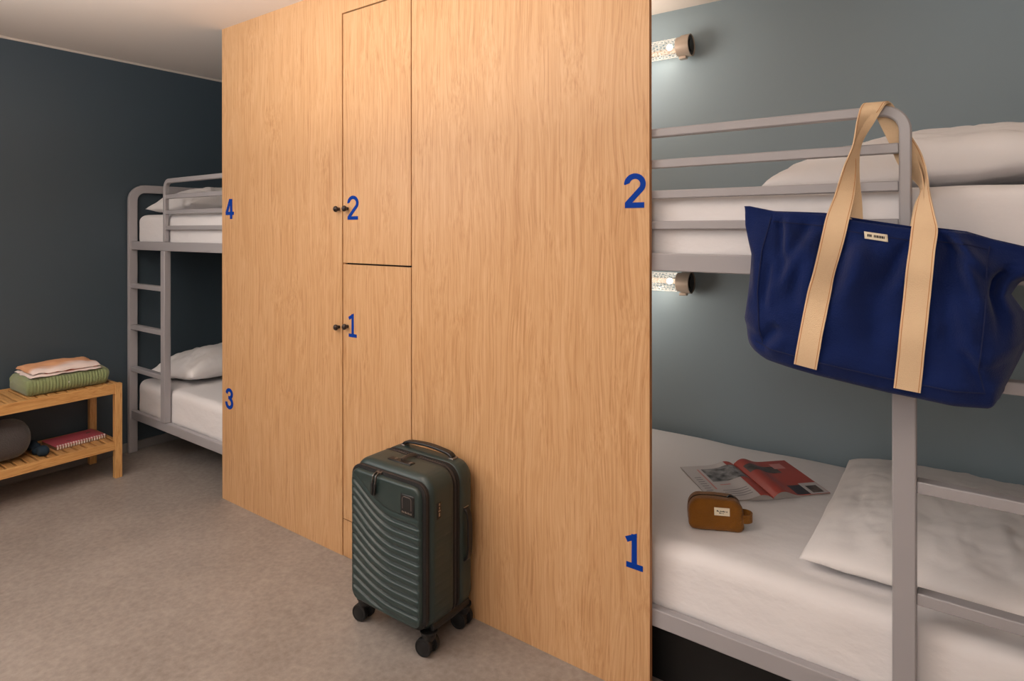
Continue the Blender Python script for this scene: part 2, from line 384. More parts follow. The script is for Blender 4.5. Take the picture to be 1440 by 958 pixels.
# ---------------------------------------------------------------- bunk beds
def bunk(xe, sg, y0, L, label, closed=False):
    """xe: outer x of the ladder end, sg: direction from the ladder end inward"""
    Dp = YB-.012-y0-.01
    t = thing('bunk_bed', (xe+sg*L/2, y0+Dp/2, 0), label, 'bunk bed', 'grey steel bunk beds')
    X = lambda a: xe+sg*a
    def bx(bm, a, b, ya, yb, z0, z1): box(bm, min(X(a),X(b)), max(X(a),X(b)), y0+ya, y0+yb, z0, z1)
    # end frames: flat tube 30 x 52, arch with rounded corners
    for a, dy in ((.015, 0), (L-.015, .020)):
        bm = B(); r = .075; zt = 1.697; w = .052
        pts = [(X(a), y0+w/2+dy, 0)]
        for (yy, zz) in arc(w/2+r+dy, zt-r, r, 180, 90, 7): pts.append((X(a), y0+yy, zz))
        for (yy, zz) in arc(Dp-w/2-r, zt-r, r, 90, 0, 7): pts.append((X(a), y0+yy, zz))
        pts.append((X(a), y0+Dp-w/2, 0))
        sweep(bm, pts, w, .030, (1,0,0))
        obj('end_frame', bm, M['steel'], t, bevel=.004)
    ya, yb = .013, .043
    for za, zb in ((1.305,1.3585), (.221,.274)):
        bm = B(); bx(bm, .030, L-.030, ya, yb, za, zb); obj('side_rail', bm, M['steel'], t, bevel=.003)
        bm = B(); bx(bm, .030, L-.030, Dp-yb, Dp-ya, za, zb); obj('side_rail', bm, M['steel'], t, bevel=.003)
        bm = B(); bx(bm, .030, L-.030, yb+.002, Dp-yb-.002, za+.002, za+.012); obj('bed_base', bm, M['black'], t, smooth=False)
    # guard: stile with rounded corner running into the top bar, three lower bars
    bm = B(); gy = y0+.013+.0125; r = .052; w = .0265; a0 = .4515
    pts = [(X(a0+w/2), gy, 1.3586)]
    for (aa, zz) in arc(a0+w/2+r, 1.7375-w/2-r, r, 180, 90, 8): pts.append((X(aa), gy, zz))
    pts.append((X(L-.03), gy, 1.7375-w/2))
    sweep(bm, pts, w, .025, (0,1,0)); obj('guard_rail', bm, M['steel'], t, bevel=.004)
    for zb, zt in ((1.617,1.643), (1.524,1.5495), (1.431,1.4565)):
        bm = B(); bx(bm, a0+w, L-.03, .016, .036, zb, zt); obj('guard_bar', bm, M['steel'], t, bevel=.003)
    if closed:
        bm = B(); bx(bm, .05, L-.05, .10, .112, .001, .220); obj('under_bed_shade', bm, M['black'], t, smooth=False)  # added black board, stands in for the deep shade under the bed
    # ladder
    bm = B(); bx(bm, .442, .492, .003, .042, .2742, 1.3048); obj('ladder_stile', bm, M['steel'], t, bevel=.004)
    for zt in (1.089, .824, .556):
        bm = B(); bx(bm, .030, .442, .008, .046, zt-.029, zt); obj('ladder_rung', bm, M['steel'], t, bevel=.003)
    return t
bunk(XW+.001+.0125, 1, 0, 2.09, 'grey steel bunk bed against the dark wall behind panel 4 and 3')
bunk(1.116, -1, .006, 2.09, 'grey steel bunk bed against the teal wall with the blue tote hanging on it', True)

def mattress(x0, x1, y0, y1, z0, z1, label, seed):
    def disp(P, nn, p):
        a = .004*fbm((P.x+seed, P.y, P.z), 3.2)-.003*max(0,1-abs(noise.noise(Vector((P.x*2.2+seed, P.y*5, P.z*3)))*2.4))**5+.0016*noise.noise(Vector((P.x*5+seed, P.y*22, P.z*9)))
        # gathered corner wrinkles at the end near the ladder
        e = min(abs(P.x-x0), abs(P.x-x1))
        a += .005*math.exp(-e*9)*noise.noise(Vector((P.y*26+P.z*12, P.z*5, seed)))*(1-abs(nn.z))
        s = nn if nn.z < .99 else Vector((0,0,1))
        if P.z <= z0+.001: return P
        P = P+s*a
        P.z = max(P.z, z0); P.y = min(P.y, y1)
        return P
    bm = B(); rbox(bm, x0, x1, y0, y1, z0, z1, .045, (90, 50, 14), disp)
    o = obj('mattress', bm, M['sheet'], angle=80)
    return tag(o, label, 'mattress', 'mattresses on the bunks')
mattress(-3.535, -1.53, .048, 1.075, .236, .464, 'white sheeted mattress on the lower level of the far bunk, beside numeral 3', 1.3)
mattress(-3.535, -1.53, .048, 1.075, 1.320, 1.530, 'white sheeted mattress on the upper level of the far bunk, beside numeral 4', 5.1)
mattress(-.935, 1.065, .052, 1.10, .236, .464, 'white sheeted mattress under the open magazine and the ochre pouch', 9.4)
mattress(-.935, 1.065, .052, 1.10, 1.320, 1.535, 'white sheeted mattress on the upper level behind the blue tote bag', 13.2)

def pillow(cx, cy, z0, lx, ly, h, rot, label, seed, tiltx=0, tilty=0, pw=2.6, sag=0, wr=1, inset=.055, ex=.52):
    """soft pillow with pointed corners, seam all round; rests on z0"""
    N1, N2 = 80, 80; bm = B()
    R = Matrix.Rotation(math.radians(rot), 3, 'Z'); T = Matrix.Rotation(math.radians(tilty), 3, 'Y') @ Matrix.Rotation(math.radians(tiltx), 3, 'X')
    def pos(i, j, s):
        u = -1+2*i/N1; v = -1+2*j/N2
        x = u*lx/2*(1-inset*(1-v*v)); y = v*ly/2*(1-inset*(1-u*u))
        prof = max(0, (1-abs(u)**pw))*max(0, (1-abs(v)**pw))
        th = h*prof**ex
        wn = noise.noise(Vector((u*2.1+seed, v*2.1, 0)))*.16
        edge = max(abs(u), abs(v))
        wr2 = (noise.noise(Vector((u*9+seed, v*3.2, 3)))*.05+noise.noise(Vector((u*3+seed, v*10, 7)))*.05)*sstep(.25,.8,edge)*wr
        wr3 = (1-abs(noise.noise(Vector((u*2.6+seed+v*1.2, v*2.2-u*.8, 5)))*2))**6*.10+(1-abs(noise.noise(Vector((u*4.5-v*2+seed, v*3.5, 15)))*2))**6*.06
        th = th*(1+wn*.8+wr2*1.5-wr3*.45)
        z = th*(.72 if s > 0 else -.28)
        seam = .006*noise.noise(Vector((u*4+seed, v*4, 1)))
        z += seam - sag*(u*u+v*v)*.02
        return Vector((x, y, z))
    top = {}; bot = {}
    for i in range(N1+1):
        for j in range(N2+1):
            p = R @ (T @ pos(i,j,1)); q = R @ (T @ pos(i,j,-1))
            top[i,j] = p; bot[i,j] = q
    zmin = sorted(q.z for q in bot.values())[int(len(bot)*.30)]
    vt, vb = {}, {}
    for k in top:
        p = top[k]; q = bot[k]
        pz = z0 + max(.0015, p.z-zmin); qz = z0 + max(0.0, q.z-zmin)
        vt[k] = bm.verts.new((cx+p.x, cy+p.y, max(pz, z0+.002)))
        border = k[0] in (0,N1) or k[1] in (0,N2)
        vb[k] = vt[k] if border else bm.verts.new((cx+q.x, cy+q.y, min(qz, max(pz,z0+.002)-.0005)))
    for i in range(N1):
        for j in range(N2):
            bm.faces.new([vt[i,j], vt[i+1,j], vt[i+1,j+1], vt[i,j+1]])
            try: bm.faces.new([vb[i,j], vb[i,j+1], vb[i+1,j+1], vb[i+1,j]])
            except ValueError: pass
    o = obj('pillow', bm, M['pillow'], angle=180)
    return tag(o, label, 'pillow', 'pillows on the bunks')
pillow(-3.285, .455, .466, .50, .70, .20, 6, 'white pillow on the lower level of the far bunk, beside numeral 3', 2.2, tilty=-4)
pillow(-3.285, .455, 1.534, .50, .70, .185, 5, 'white pillow on the upper level of the far bunk, beside numeral 4', 4.4, tilty=-3)
pillow(.727, .596, .468, .66, .93, .118, -.8, 'white pillow on the lower bed beside the open magazine', 6.1, pw=3.6, inset=.02)
pillow(.69, .60, 1.539, .86, .78, .185, 2, 'large white pillow on the upper level above the blue tote bag', 8.8, pw=2.6, tilty=-4, ex=.40)

# ---------------------------------------------------------------- wall lamps
def wall_lamp(z, label):
    x1 = -.252; r = .044; y = YB-.055
    t = thing('wall_lamp', (x1-.16, YB, z), label, 'lamp', 'cylindrical reading lamps on the teal wall')
    bm = B(); rnd = random.Random(3); na, nl = 18, 15; V_ = {}     # perforated sleeve: jittered honeycomb with the cells cut out
    def vert(i, j):
        k = (i % (2*na), j)
        if k not in V_:
            off = (1/3 if (k[0]+j) % 2 else -1/3)*.5
            a = 2*PI*(k[0]/(2*na))+rnd.uniform(-.05,.05); xx = x1-.33+.255*max(0, min(1, (j+off*(0 < j < nl)+rnd.uniform(-.16,.16)*(0 < j < nl))/nl))
            V_[k] = bm.verts.new((xx, y+r*math.cos(a), z+r*math.sin(a)))
        return V_[k]
    for j in range(nl):
        for i in range(2*na):
            if (i+j) % 2 == 0: bm.faces.new([vert(i,j), vert(i+1,j), vert(i+2,j), vert(i+2,j+1), vert(i+1,j+1), vert(i,j+1)])
    fs = bm.faces[:]; bmesh.ops.inset_individual(bm, faces=fs, thickness=.0024, use_even_offset=True)
    bmesh.ops.delete(bm, geom=fs, context='FACES_ONLY')
    sh = obj('lamp_shade', bm, M['shade'], t); sd = sh.modifiers.new('thickness', 'SOLIDIFY'); sd.thickness = .002
    bm = B(); lathe(bm, [(0,r-.001),(.002,r+.001),(.022,r+.0015),(.024,r+.007),(.050,r+.008),(.066,r+.008),(.067,r+.004),(.060,r+.003),(.056,.030),(.056,.0001)], (x1-.067,y,z), (1,0,0), 40)
    cap = obj('lamp_cap', bm, M['lamp_metal'], t, angle=30)
    bm = B(); lathe(bm, [(0,r+.0025),(.003,r+.0025),(.003,r-.014),(.009,r-.015),(.009,.0001)], (x1-.0085,y,z), (1,0,0), 40); obj('end_disc', bm, M['lamp_dark'], cap)
    bm = B(); box(bm, x1-.058, x1-.022, y-.014, y+.014, z-r-.018, z-r-.004); obj('switch_tab', bm, M['lamp_metal'], cap, bevel=.003)
    bm = B(); lathe(bm, [(0,r),(.004,r+.008),(.06,r+.008),(.064,.0001)], (x1-.33,y,z), (-1,0,0), 40); obj('lamp_cap', bm, M['lamp_metal'], t)
    bm = B(); box(bm, x1-.30, x1-.075, YB-.014, YB-.0005, z-.012, z+.012); box(bm, x1-.055, x1-.030, YB-.05, YB-.0005, z-.012, z+.012); obj('wall_bracket', bm, M['lamp_metal'], t, smooth=False)
    for xb in (x1-.105, x1-.235):
        bm = B(); bmesh.ops.create_uvsphere(bm, u_segments=20, v_segments=12, radius=.015)
        bmesh.ops.translate(bm, vec=(xb, y-.008, z+.004), verts=bm.verts); obj('bulb', bm, M['bulb'], t)
    l = bpy.data.lights.new('lamp_glow', 'POINT'); l.energy = .22 if z > 2 else .20; l.color = (1,.86,.70); l.shadow_soft_size = .02
    lo = bpy.data.objects.new('lamp_glow', l); COL.objects.link(lo); lo.location = (x1-.15, y-.035, z-r-.014)
    return t
wall_lamp(2.300, 'cylindrical perforated wall lamp glowing above the upper mattress, near the ceiling')
wall_lamp(1.180, 'cylindrical perforated wall lamp glowing just below the upper bunk rail')

# ---------------------------------------------------------------- slatted bench
def bench():
    x0, x1 = -3.558, -3.164; yR, yL = -.186, -1.24; zt = .545; lw = .037
    t = thing('slatted_bench', ((x0+x1)/2, (yR+yL)/2, 0), 'light wooden two-tier slatted bench against the dark wall', 'bench')
    for x in (x0, x1-lw):
        for y in (yR-lw, yL):
            bm = B(); box(bm, x, x+lw, y, y+lw, 0, zt if x > -3.3 else zt-.001); obj('leg', bm, M['bamboo_z'], t, bevel=.0025)
    for z0, z1, nm in ((.488,.5435,'apron'), (.164,.210,'shelf_rail')):
        for xa in (x0+.004, x1-.024):
            bm = B(); box(bm, xa, xa+.020, yL+lw, yR-lw, z0, z1); obj(nm, bm, M['bamboo'], t, bevel=.002)
        for ya in (yR-.028, yL+.008):
            bm = B(); box(bm, x0+lw, x1-lw, ya, ya+.020, z0, z1); obj(nm, bm, M['bamboo_x'], t, bevel=.002)
    for z, nm in ((.526,'seat_slats'), (.190,'shelf_slats')):
        bm = B(); y = yR-.034
        while y-.036 > yL+.03:
            box(bm, x0+.0245, x1-.0245, y-.036, y, z, z+.016); y -= .0455
        obj(nm, bm, M['bamboo_x'], t, bevel=.0035)
        bm = B()
        for xx in (x0+.026, x1-.042): box(bm, xx, xx+.016, yL+lw+.001, yR-lw-.001, z-.013, z-.0003)
        obj('slat_bearer', bm, M['bamboo'], t, smooth=False)
bench()
ZT, ZS = .542, .206      # top of the seat slats, top of the shelf slats

# green knitted sweater: a C-folded thick layer extruded along the bench
def sweater():
    bm = B(); n = 150; ya, yb = -.618, -.228
    # outline of the C profile in (x,z): front fold at +x, open at the back
    prof = []
    F = -3.222; Bk = -3.50; z0 = ZT+.0005; th = .043
    for a in range(-80, 91, 12): prof.append((F-.043+.043*math.cos(math.radians(a)), z0+.0445+.0445*math.sin(math.radians(a))))
    for k in range(1, 8): prof.append((F-.043+(Bk-F+.043)*k/8, z0+.089+.006*math.sin(k/8*PI)))
    for a in range(90, 271, 20): prof.append((Bk+.02*math.cos(math.radians(a)), z0+.068+.021*math.sin(math.radians(a))))
    for k in range(1, 7): prof.append((Bk+(F-.05-Bk)*k/7, z0+.052+.002*math.sin(k)))
    prof.append((F-.034, z0+.0445))
    for k in range(6, 0, -1): prof.append((Bk+(F-.05-Bk)*k/7, z0+.037+.002*math.sin(k)))
    for a in range(90, 271, 20): prof.append((Bk-.006+.02*math.cos(math.radians(a)), z0+.0205+.0205*math.sin(math.radians(a))))
    for k in range(1, 8): prof.append((Bk+(F-.043-Bk)*k/8, z0))
    c = Vector((sum(p[0] for p in prof)/len(prof), z0+.045))
    rings = []
    for i in range(n+1):
        s = i/n; y = lerp(ya, yb, s)
        rib = .0036*(abs(math.sin(s*PI*27)))**.7
        # soften both ends
        e = min(s, 1-s); sc = 1-.22*max(0, 1-e/.05)**2
        dz = .010*noise.noise(Vector((s*5, 2, 0)))*1; dx = .012*noise.noise(Vector((s*3, 9, 0)))
        ring = []
        for j, (x, z) in enumerate(prof):
            d = Vector((x, z))-c; outer = j < 24
            k = sc*(1+ (rib/max(d.length,.02) if outer else rib*.3/max(d.length,.02)))
            q = c+Vector((d.x*(1-(1-sc)*.35), d.y*sc))
            if outer: q += d.normalized()*rib
            hz = (q.y-z0)/.09
            wob = .006*noise.noise(Vector((x*14, y*9, z*20)))
            ring.append(bm.verts.new((q.x+dx*hz+wob, y+ (s-.5)*.0 + .012*noise.noise(Vector((x*11, z*18, s)))*(1 if e < .04 else .2), max(z0, q.y+dz*hz*(.8)+wob*.5*hz))))
        rings.append(ring)
    m = len(prof)
    for r, q in zip(rings, rings[1:]):
        for j in range(m): bm.faces.new([r[j], r[(j+1)%m], q[(j+1)%m], q[j]])
    bm.faces.new(rings[0]); bm.faces.new(rings[-1][::-1])
    bmesh.ops.triangulate(bm, faces=[f for f in bm.faces if len(f.verts) > 4])
    o = obj('folded_sweater', bm, M['green_knit'], angle=60)
    tag(o, 'folded green ribbed sweater on the wooden bench under the peach shirt', 'sweater')
    bm = B(); lathe(bm, [(0,.005),(.002,.006),(.004,.004)], (F+.0005, -.435, ZT+.050), (1,0,.3), 12)
    obj('button', bm, M['white'], o)
sweater()
def shirt():
    t = thing('folded_shirt', (-3.36,-.43,ZT+.096), 'folded white and peach shirt lying on the green sweater', 'shirt')
    def sheet(name, xa, xb, ya, yb, zb, th, m, seed, bulge, skew=0):
        bm = B(); nx, ny = 26, 46; top = []; bot = []
        for i in range(nx+1):
            rt, rb = [], []
            for j in range(ny+1):
                u, v = i/nx, j/ny
                x = lerp(xa, xb, u)+.014*noise.noise(Vector((v*3+seed, u, 1)))+skew*(v-.5); y = lerp(ya, yb, v)+.016*noise.noise(Vector((u*3, v+seed, 4)))
                e = min(min(u, 1-u)*8, min(v, 1-v)*14, 1); e = math.sqrt(max(0, 1-(1-e)**2))
                z = zb+bulge*math.sin(u*PI)**.7*math.sin(v*PI)**.6+.006*noise.noise(Vector((u*4+seed, v*6, 0)))+.003*noise.noise(Vector((u*12, v*10+seed, 0)))
                rt.append(bm.verts.new((x, y, z+th*e))); rb.append(bm.verts.new((x, y, z-.0004)))
            top.append(rt); bot.append(rb)
        grid_faces(bm, top); grid_faces(bm, [r[::-1] for r in bot])
        per = [(0,j) for j in range(ny)]+[(i,ny) for i in range(nx)]+[(nx,j) for j in range(ny,0,-1)]+[(i,0) for i in range(nx,0,-1)]
        for a, b in zip(per, per[1:]+per[:1]): bm.faces.new([top[a[0]][a[1]], top[b[0]][b[1]], bot[b[0]][b[1]], bot[a[0]][a[1]]])
        return obj(name, bm, m, t, angle=80)
    z = ZT+.098
    sheet('lower_fold', -3.50, -3.236, -.600, -.262, z, .011, M['shirt_under'], 1, .006)
    sheet('trim', -3.49, -3.244, -.53, -.28, z+.011, .004, M['shirt_coral'], 5, .007)
    sheet('upper_fold', -3.51, -3.240, -.590, -.262, z+.016, .013, M['shirt'], 2.4, .022, .01)
shirt()
def notebook():
    # lies on the shelf slats, wire edge towards the room
    t = thing('notebook', (-3.385,-.35,ZS), 'pink notebook with white wire binding on the lower bench shelf', 'notebook')
    c = Vector((-3.395,-.350)); a = math.radians(3)
    def tr(bm):
        for v in bm.verts:
            p = Vector((v.co.x, v.co.y)); q = Vector((p.x*math.cos(a)-p.y*math.sin(a), p.x*math.sin(a)+p.y*math.cos(a)))+c; v.co.x, v.co.y = q
    bm = B(); box(bm, -.085, .100, -.125, .125, ZS+.0005, ZS+.0195); tr(bm); obj('page_block', bm, M['book_side'], t, bevel=.001)
    bm = B(); box(bm, -.088, .103, -.128, .128, ZS+.0197, ZS+.0215); tr(bm); cv = obj('cover', bm, M['pink_cover'], t, bevel=.0005)
    bm = B()
    for k in range(19):
        y = -.118+k*.0131
        pts = [(.094+.0075*math.cos(q), y, ZS+.0135+.0115*math.sin(q)) for q in [2*PI*i/14 for i in range(15)]]
        sweep(bm, pts, .0028, .0062, (0,1,0))
    tr(bm); obj('wire_binding', bm, M['white_wire'], t)
    for pts in ([(-.030,.100),(-.030,.075),(-.012,.068),(-.018,.092)], [(.030,-.052),(.040,-.052),(.048,-.036),(.034,-.030)]):
        bm = B(); bm.faces.new([bm.verts.new((a_, b_, ZS+.0218)) for a_, b_ in pts]); tr(bm); obj('printed_mark', bm, M['photo_dark'], cv, smooth=False)
notebook()
def roll():
    bm = B(); n = 40; m = 40; ya, yb = -1.05, -.575; rings = []
    cx, cz = -3.345, ZS+.108
    for i in range(n+1):
        s = i/n; y = lerp(ya, yb, s); e = min(1, (1-s)/.22); e2 = min(1, s/.22)
        k = math.sqrt(max(0, 1-(1-e)**2.4))*math.sqrt(max(0,1-(1-e2)**2.4)); k = max(k, .02)
        ring = []
        for j in range(m):
            a = 2*PI*j/m
            rx = .128*k*(1+.05*noise.noise(Vector((math.cos(a)*1.5, s*4, math.sin(a)*1.5)))); rz = .107*k*(1+.07*noise.noise(Vector((math.cos(a)*1.6+4, s*4, math.sin(a)*1.6))))
            ring.append(bm.verts.new((cx+rx*math.cos(a), y, max(ZS+.001, cz+rz*math.sin(a)))))
        rings.append(ring)
    for r, q in zip(rings, rings[1:]):
        for j in range(m): bm.faces.new([r[j], r[(j+1)%m], q[(j+1)%m], q[j]])
    bm.faces.new(rings[0][::-1]); bm.faces.new(rings[-1])
    o = obj('rolled_blanket', bm, M['charcoal'], angle=180)
    tag(o, 'charcoal grey rolled blanket on the lower bench shelf at the picture edge', 'blanket')
    bm = B()
    def dp(P, nn, p): return P+nn*.020*noise.noise(P*22)
    rbox(bm, -3.46, -3.235, -.572, -.525, ZS+.004, ZS+.048, .020, (20,10,10), dp)
    for v in bm.verts: v.co.z = max(v.co.z, ZS+.001)
    o = obj('folded_cloth', bm, M['navy_cloth'], angle=180)
    tag(o, 'dark navy folded cloth between the charcoal roll and the pink notebook', 'cloth')
roll()

# ---------------------------------------------------------------- suitcase
def suitcase():
    xa, xb, za, zb = -1.040, -.660, .078, .602
    yF, yBk = -.262, -.026
    t = thing('suitcase', ((xa+xb)/2, (yF+yBk)/2, 0), 'dark green hard shell cabin suitcase standing on the floor before the oak panel', 'suitcase')
    def rr(x0, x1, z0, z1, r, n=7):
        pts = []
        for cx, cz, a0 in ((x1-r,z1-r,0),(x0+r,z1-r,90),(x0+r,z0+r,180),(x1-r,z0+r,270)):
            for k in range(n+1):
                a = math.radians(a0+90*k/n); pts.append((cx+r*math.cos(a), cz+r*math.sin(a)))
        # subdivide the straight runs so that ribs can be pressed in
        out = []
        for p, q in zip(pts, pts[1:]+pts[:1]):
            L = math.hypot(q[0]-p[0], q[1]-p[1]); m = max(1, int(L/.0045))
            for k in range(m): out.append((lerp(p[0],q[0],k/m), lerp(p[1],q[1],k/m)))
        return out
    def loft(bm, x0, x1, z0, z1, r, secs, disp=None, cap=(True,True)):
        base = rr(x0, x1, z0, z1, r); rings = []
        cx, cz = (x0+x1)/2, (z0+z1)/2
        for (y, ins) in secs:
            hx, hz = (x1-x0)/2, (z1-z0)/2
            ring = []
            for (x, z) in base:
                # inset towards the rounded-rectangle skeleton
                qx = max(x0+r, min(x1-r, x)); qz = max(z0+r, min(z1-r, z))
                d = Vector((x-qx, z-qz)); L = d.length
                nn = d/L if L > 1e-6 else Vector((0,0))
                p = Vector((x, z))-nn*ins
                yy = y
                if disp: p, yy = disp(p, yy, nn, ins)
                ring.append(bm.verts.new((p.x, yy, p.y)))
            rings.append(ring)
        m = len(base)
        for a, b in zip(rings, rings[1:]):
            for i in range(m): bm.faces.new([a[i], a[(i+1)%m], b[(i+1)%m], b[i]])
        if cap[0]: bm.faces.new(rings[0])
        if cap[1]: bm.faces.new(rings[-1][::-1])
    def ripple(z):           # one broad pillow between narrow grooves
        k = (z/.030) % 1.0; return -abs(2*k-1)**7
    def side_rib(p, y, nn, ins):
        if abs(nn.x) > .95 and ins < .004 and .13 < p.y < .46 and -.250 < y < -.150:
            fade = sstep(-.250,-.240,y)*sstep(-.150,-.160,y)*sstep(.13,.15,p.y)*sstep(.46,.44,p.y)
            p = p+nn*.0016*ripple(p.y+ .004)*fade
        return p, y
    bm = B(); secs = [(yF,.040),(yF+.001,.028),(yF+.004,.017),(yF+.009,.009),(yF+.016,.0035),(yF+.024,.0005)]
    secs += [(yF+.03+.0085*k, 0) for k in range(9)]+[(-.146,0),(-.143,.0025)]
    loft(bm, xa, xb, za, zb, .062, secs, side_rib); obj('front_shell', bm, M['shell'], t, angle=50)
    bm = B(); loft(bm, xa+.001, xb-.001, za+.001, zb-.001, .061, [(-.1432,.003),(-.1425,.0006),(-.138,.0),(-.1375,.003),(-.122,.003),(-.1215,0),(-.1105,0),(-.108,.003)]); obj('zip_band', bm, M['zip_black'], t, angle=30)
    bm = B(); loft(bm, xa-.0006, xb+.0006, za-.0006, zb+.0006, .0625, [(-.1350,.004),(-.1350,.0),(-.1300,.0),(-.1300,.004)]); obj('zip_teeth', bm, M['zip_tape'], t, angle=30)
    bm = B(); secs = [(-.1078,.003),(-.105,0),(-.085,0),(-.062,0),(-.052,.0015),(-.042,.007),(-.034,.017),(-.030,.028),(yBk,.045)]
    loft(bm, xa, xb, za, zb, .062, secs); obj('back_shell', bm, M['shell'], t, angle=50)
    # front pocket lid and its zip
    px0, px1, pz0, pz1 = -1.022, -.678, .104, .574
    bm = B(); loft(bm, px0-.012, px1+.012, pz0-.009, pz1+.010, .044, [(yF+.010,.006),(yF+.004,.0),(yF-.013,.0),(yF-.016,.008)]); pz = obj('pocket_zip_band', bm, M['zip_black'], t, angle=30)
    bm = B(); loft(bm, px0-.0126, px1+.0126, pz0-.0096, pz1+.0106, .0446, [(yF-.0045,.004),(yF-.0045,0),(yF-.0095,0),(yF-.0095,.004)]); obj('pocket_zip_tape', bm, M['zip_tape'], t, angle=30)
    # lid: dense grid with wave shaped ribs
    yL = yF-.030; bm = B(); nx, nz = 90, 300; r = .036
    def fy(x, z):
        # distance to the rounded border
        qx = max(px0+r, min(px1-r, x)); qz = max(pz0+r, min(pz1-r, z))
        d = r-math.hypot(x-qx, z-qz)
        e = .011
        edge = 0 if d >= e else (e-math.sqrt(max(0, e*e-(e-max(d,0))**2)))
        u = (x-px0)/(px1-px0)
        amp = lerp(.045, .125, sstep(.08,.50,z))
        s = z - amp*(1-sstep(-.25,.66,u))**1.15 + .0
        top = .474 + .0
        fade = sstep(top+.002, top-.014, s)*sstep(0, .016, d-.001)*sstep(pz0+.008, pz0+.026, z)
        k = ((s-.100)/.0297) % 1.0
        groove = .0058*math.exp(-((k-.5)/.13)**2)
        soft = .0032*(math.cos((k)*2*PI)*.5+.5)*0
        belly = .0025*(math.sin(max(0,min(1,u))*PI))
        slope = .0045*math.sin(((k-.5)%1.0)*PI)**.8 if True else 0
        return yL + edge + fade*(groove + (.0045-slope)) - belly
    cols = []
    for i in range(nx+1):
        x = lerp(px0, px1, i/nx); dx = max(0, px0+r-x, x-(px1-r)); h = r-math.sqrt(max(0, r*r-dx*dx))
        col = []
        for j in range(nz+1):
            z = lerp(pz0+h, pz1-h, j/nz); col.append((x, z))
        cols.append(col)
    g = [[bm.verts.new((x, fy(x,z), z)) for (x,z) in c] for c in cols]; grid_faces(bm, g)
    per = [g[i][0] for i in range(nx+1)]+[g[nx][j] for j in range(1,nz+1)]+[g[i][nz] for i in range(nx-1,-1,-1)]+[g[0][j] for j in range(nz-1,0,-1)]
    bk = [bm.verts.new((v.co.x, yF-.0148, v.co.z)) for v in per]
    for i in range(len(per)): bm.faces.new([per[i], per[(i+1)%len(per)], bk[(i+1)%len(per)], bk[i]])
    lid = obj('front_pocket', bm, M['shell'], t, angle=75)
    # badge
    bm = B(); box(bm, -.764, -.700, yL-.0045, yL+.006, .476, .546); bd = obj('badge', bm, M['black_plastic'], lid, bevel=.004)
    bm = B(); pts = [(-.752,0,.497)]+[(-.752+.008-.008*math.cos(a),0,.530+.008*math.sin(a)) for a in [0,.5,1,PI/2]]+[(-.720+.008*math.sin(a),0,.530+.008*math.cos(a)) for a in [0,.5,1,PI/2]]+[(-.712,0,.497)]
    sweep(bm, [(p[0], yL-.0048, p[2]) for p in pts], .0022, .0014, (0,1,0)); obj('emblem', bm, M['gunmetal'], bd, smooth=False)
    bm = B()
    for k, w in enumerate((.004,.003,.005,.003,.004,.003,.004)):
        x = -.755+k*.0068; box(bm, x, x+w, yL-.0052, yL-.0044, .4835, .4835+(.0045 if k%2 else .0056))
    obj('badge_lettering', bm, M['metal'], bd, smooth=False)
    # pocket zip pulls
    for dx in (0, .014):
        bm = B(); x = -.893+dx
        box(bm, x-.006, x+.006, yF-.022, yF-.004, pz1+.002, pz1+.010)
        pts = catmull([(x, yF-.016, pz1+.008), (x+.001, yL-.006, pz1+.002), (x+.001, yL-.011, pz1-.020), (x-.003-dx*.2, yL-.009, pz1-.062)], 6)
        sweep(bm, pts, .008, .003, (1,0,0)); 
        o = obj('zip_pull', bm, M['gunmetal'], t, bevel=.001)
        bm = B(); sweep(bm, [(x+.000, yL-.0135, pz1-.022), (x-.003-dx*.2, yL-.0120, pz1-.066)], .0035, .0095, (1,0,0)); obj('pull_grip', bm, M['black_plastic'], o, bevel=.001)
    # lock on the top of the front shell with the zip pulls of the main compartment
    bm = B(); box(bm, -.915, -.800, -.215, -.186, zb-.003, zb+.0035); lk = obj('lock', bm, M['black_plastic'], t, bevel=.003)
    bm = B(); lathe(bm, [(0,.006),(.002,.006),(.002,.0045),(.003,.0001)], (-.882,-.200,zb+.0035), (0,0,1), 16); obj('key_cylinder', bm, M['gunmetal'], lk)
    bm = B(); box(bm, -.815, -.805, -.208, -.194, zb+.0036, zb+.0055); obj('release_slider', bm, M['gunmetal'], lk, bevel=.001)
    for dx in (0, .013):
        bm = B(); sweep(bm, catmull([(-.858+dx, -.134, zb+.004), (-.857+dx, -.160, zb+.011), (-.860+dx*.6, -.200, zb+.007)], 6), .008, .003, (1,0,0)); obj('zip_pull', bm, M['gunmetal'], t, bevel=.001)
    # carry handle on the top, side handle, side lettering
    bm = B(); pts = catmull([(-.975,-.070,zb+.002),(-.955,-.070,zb+.014),(-.90,-.070,zb+.021),(-.85,-.070,zb+.023),(-.80,-.070,zb+.021),(-.745,-.070,zb+.014),(-.725,-.070,zb+.002)], 6)
    sweep(bm, pts, .010, .026, (0,1,0)); h = obj('carry_handle', bm, M['black_plastic'], t, bevel=.004)
    for x in (-.985, -.738):
        bm = B(); box(bm, x, x+.024, -.085, -.055, zb-.004, zb+.004); obj('handle_mount', bm, M['gunmetal'], h, bevel=.002)
    bm = B(); X0 = xb
    pts = catmull([(X0+.002,-.078,.440),(X0+.012,-.078,.428),(X0+.018,-.078,.395),(X0+.019,-.078,.350),(X0+.018,-.078,.305),(X0+.012,-.078,.272),(X0+.002,-.078,.260)], 6)
    sweep(bm, pts, .008, .022, (0,1,0)); h = obj('side_handle', bm, M['black_plastic'], t, bevel=.003)
    for z in (.432, .256):
        bm = B(); box(bm, xb-.003, xb+.0045, -.090, -.066, z, z+.014); obj('handle_mount', bm, M['black_plastic'], h, bevel=.002)
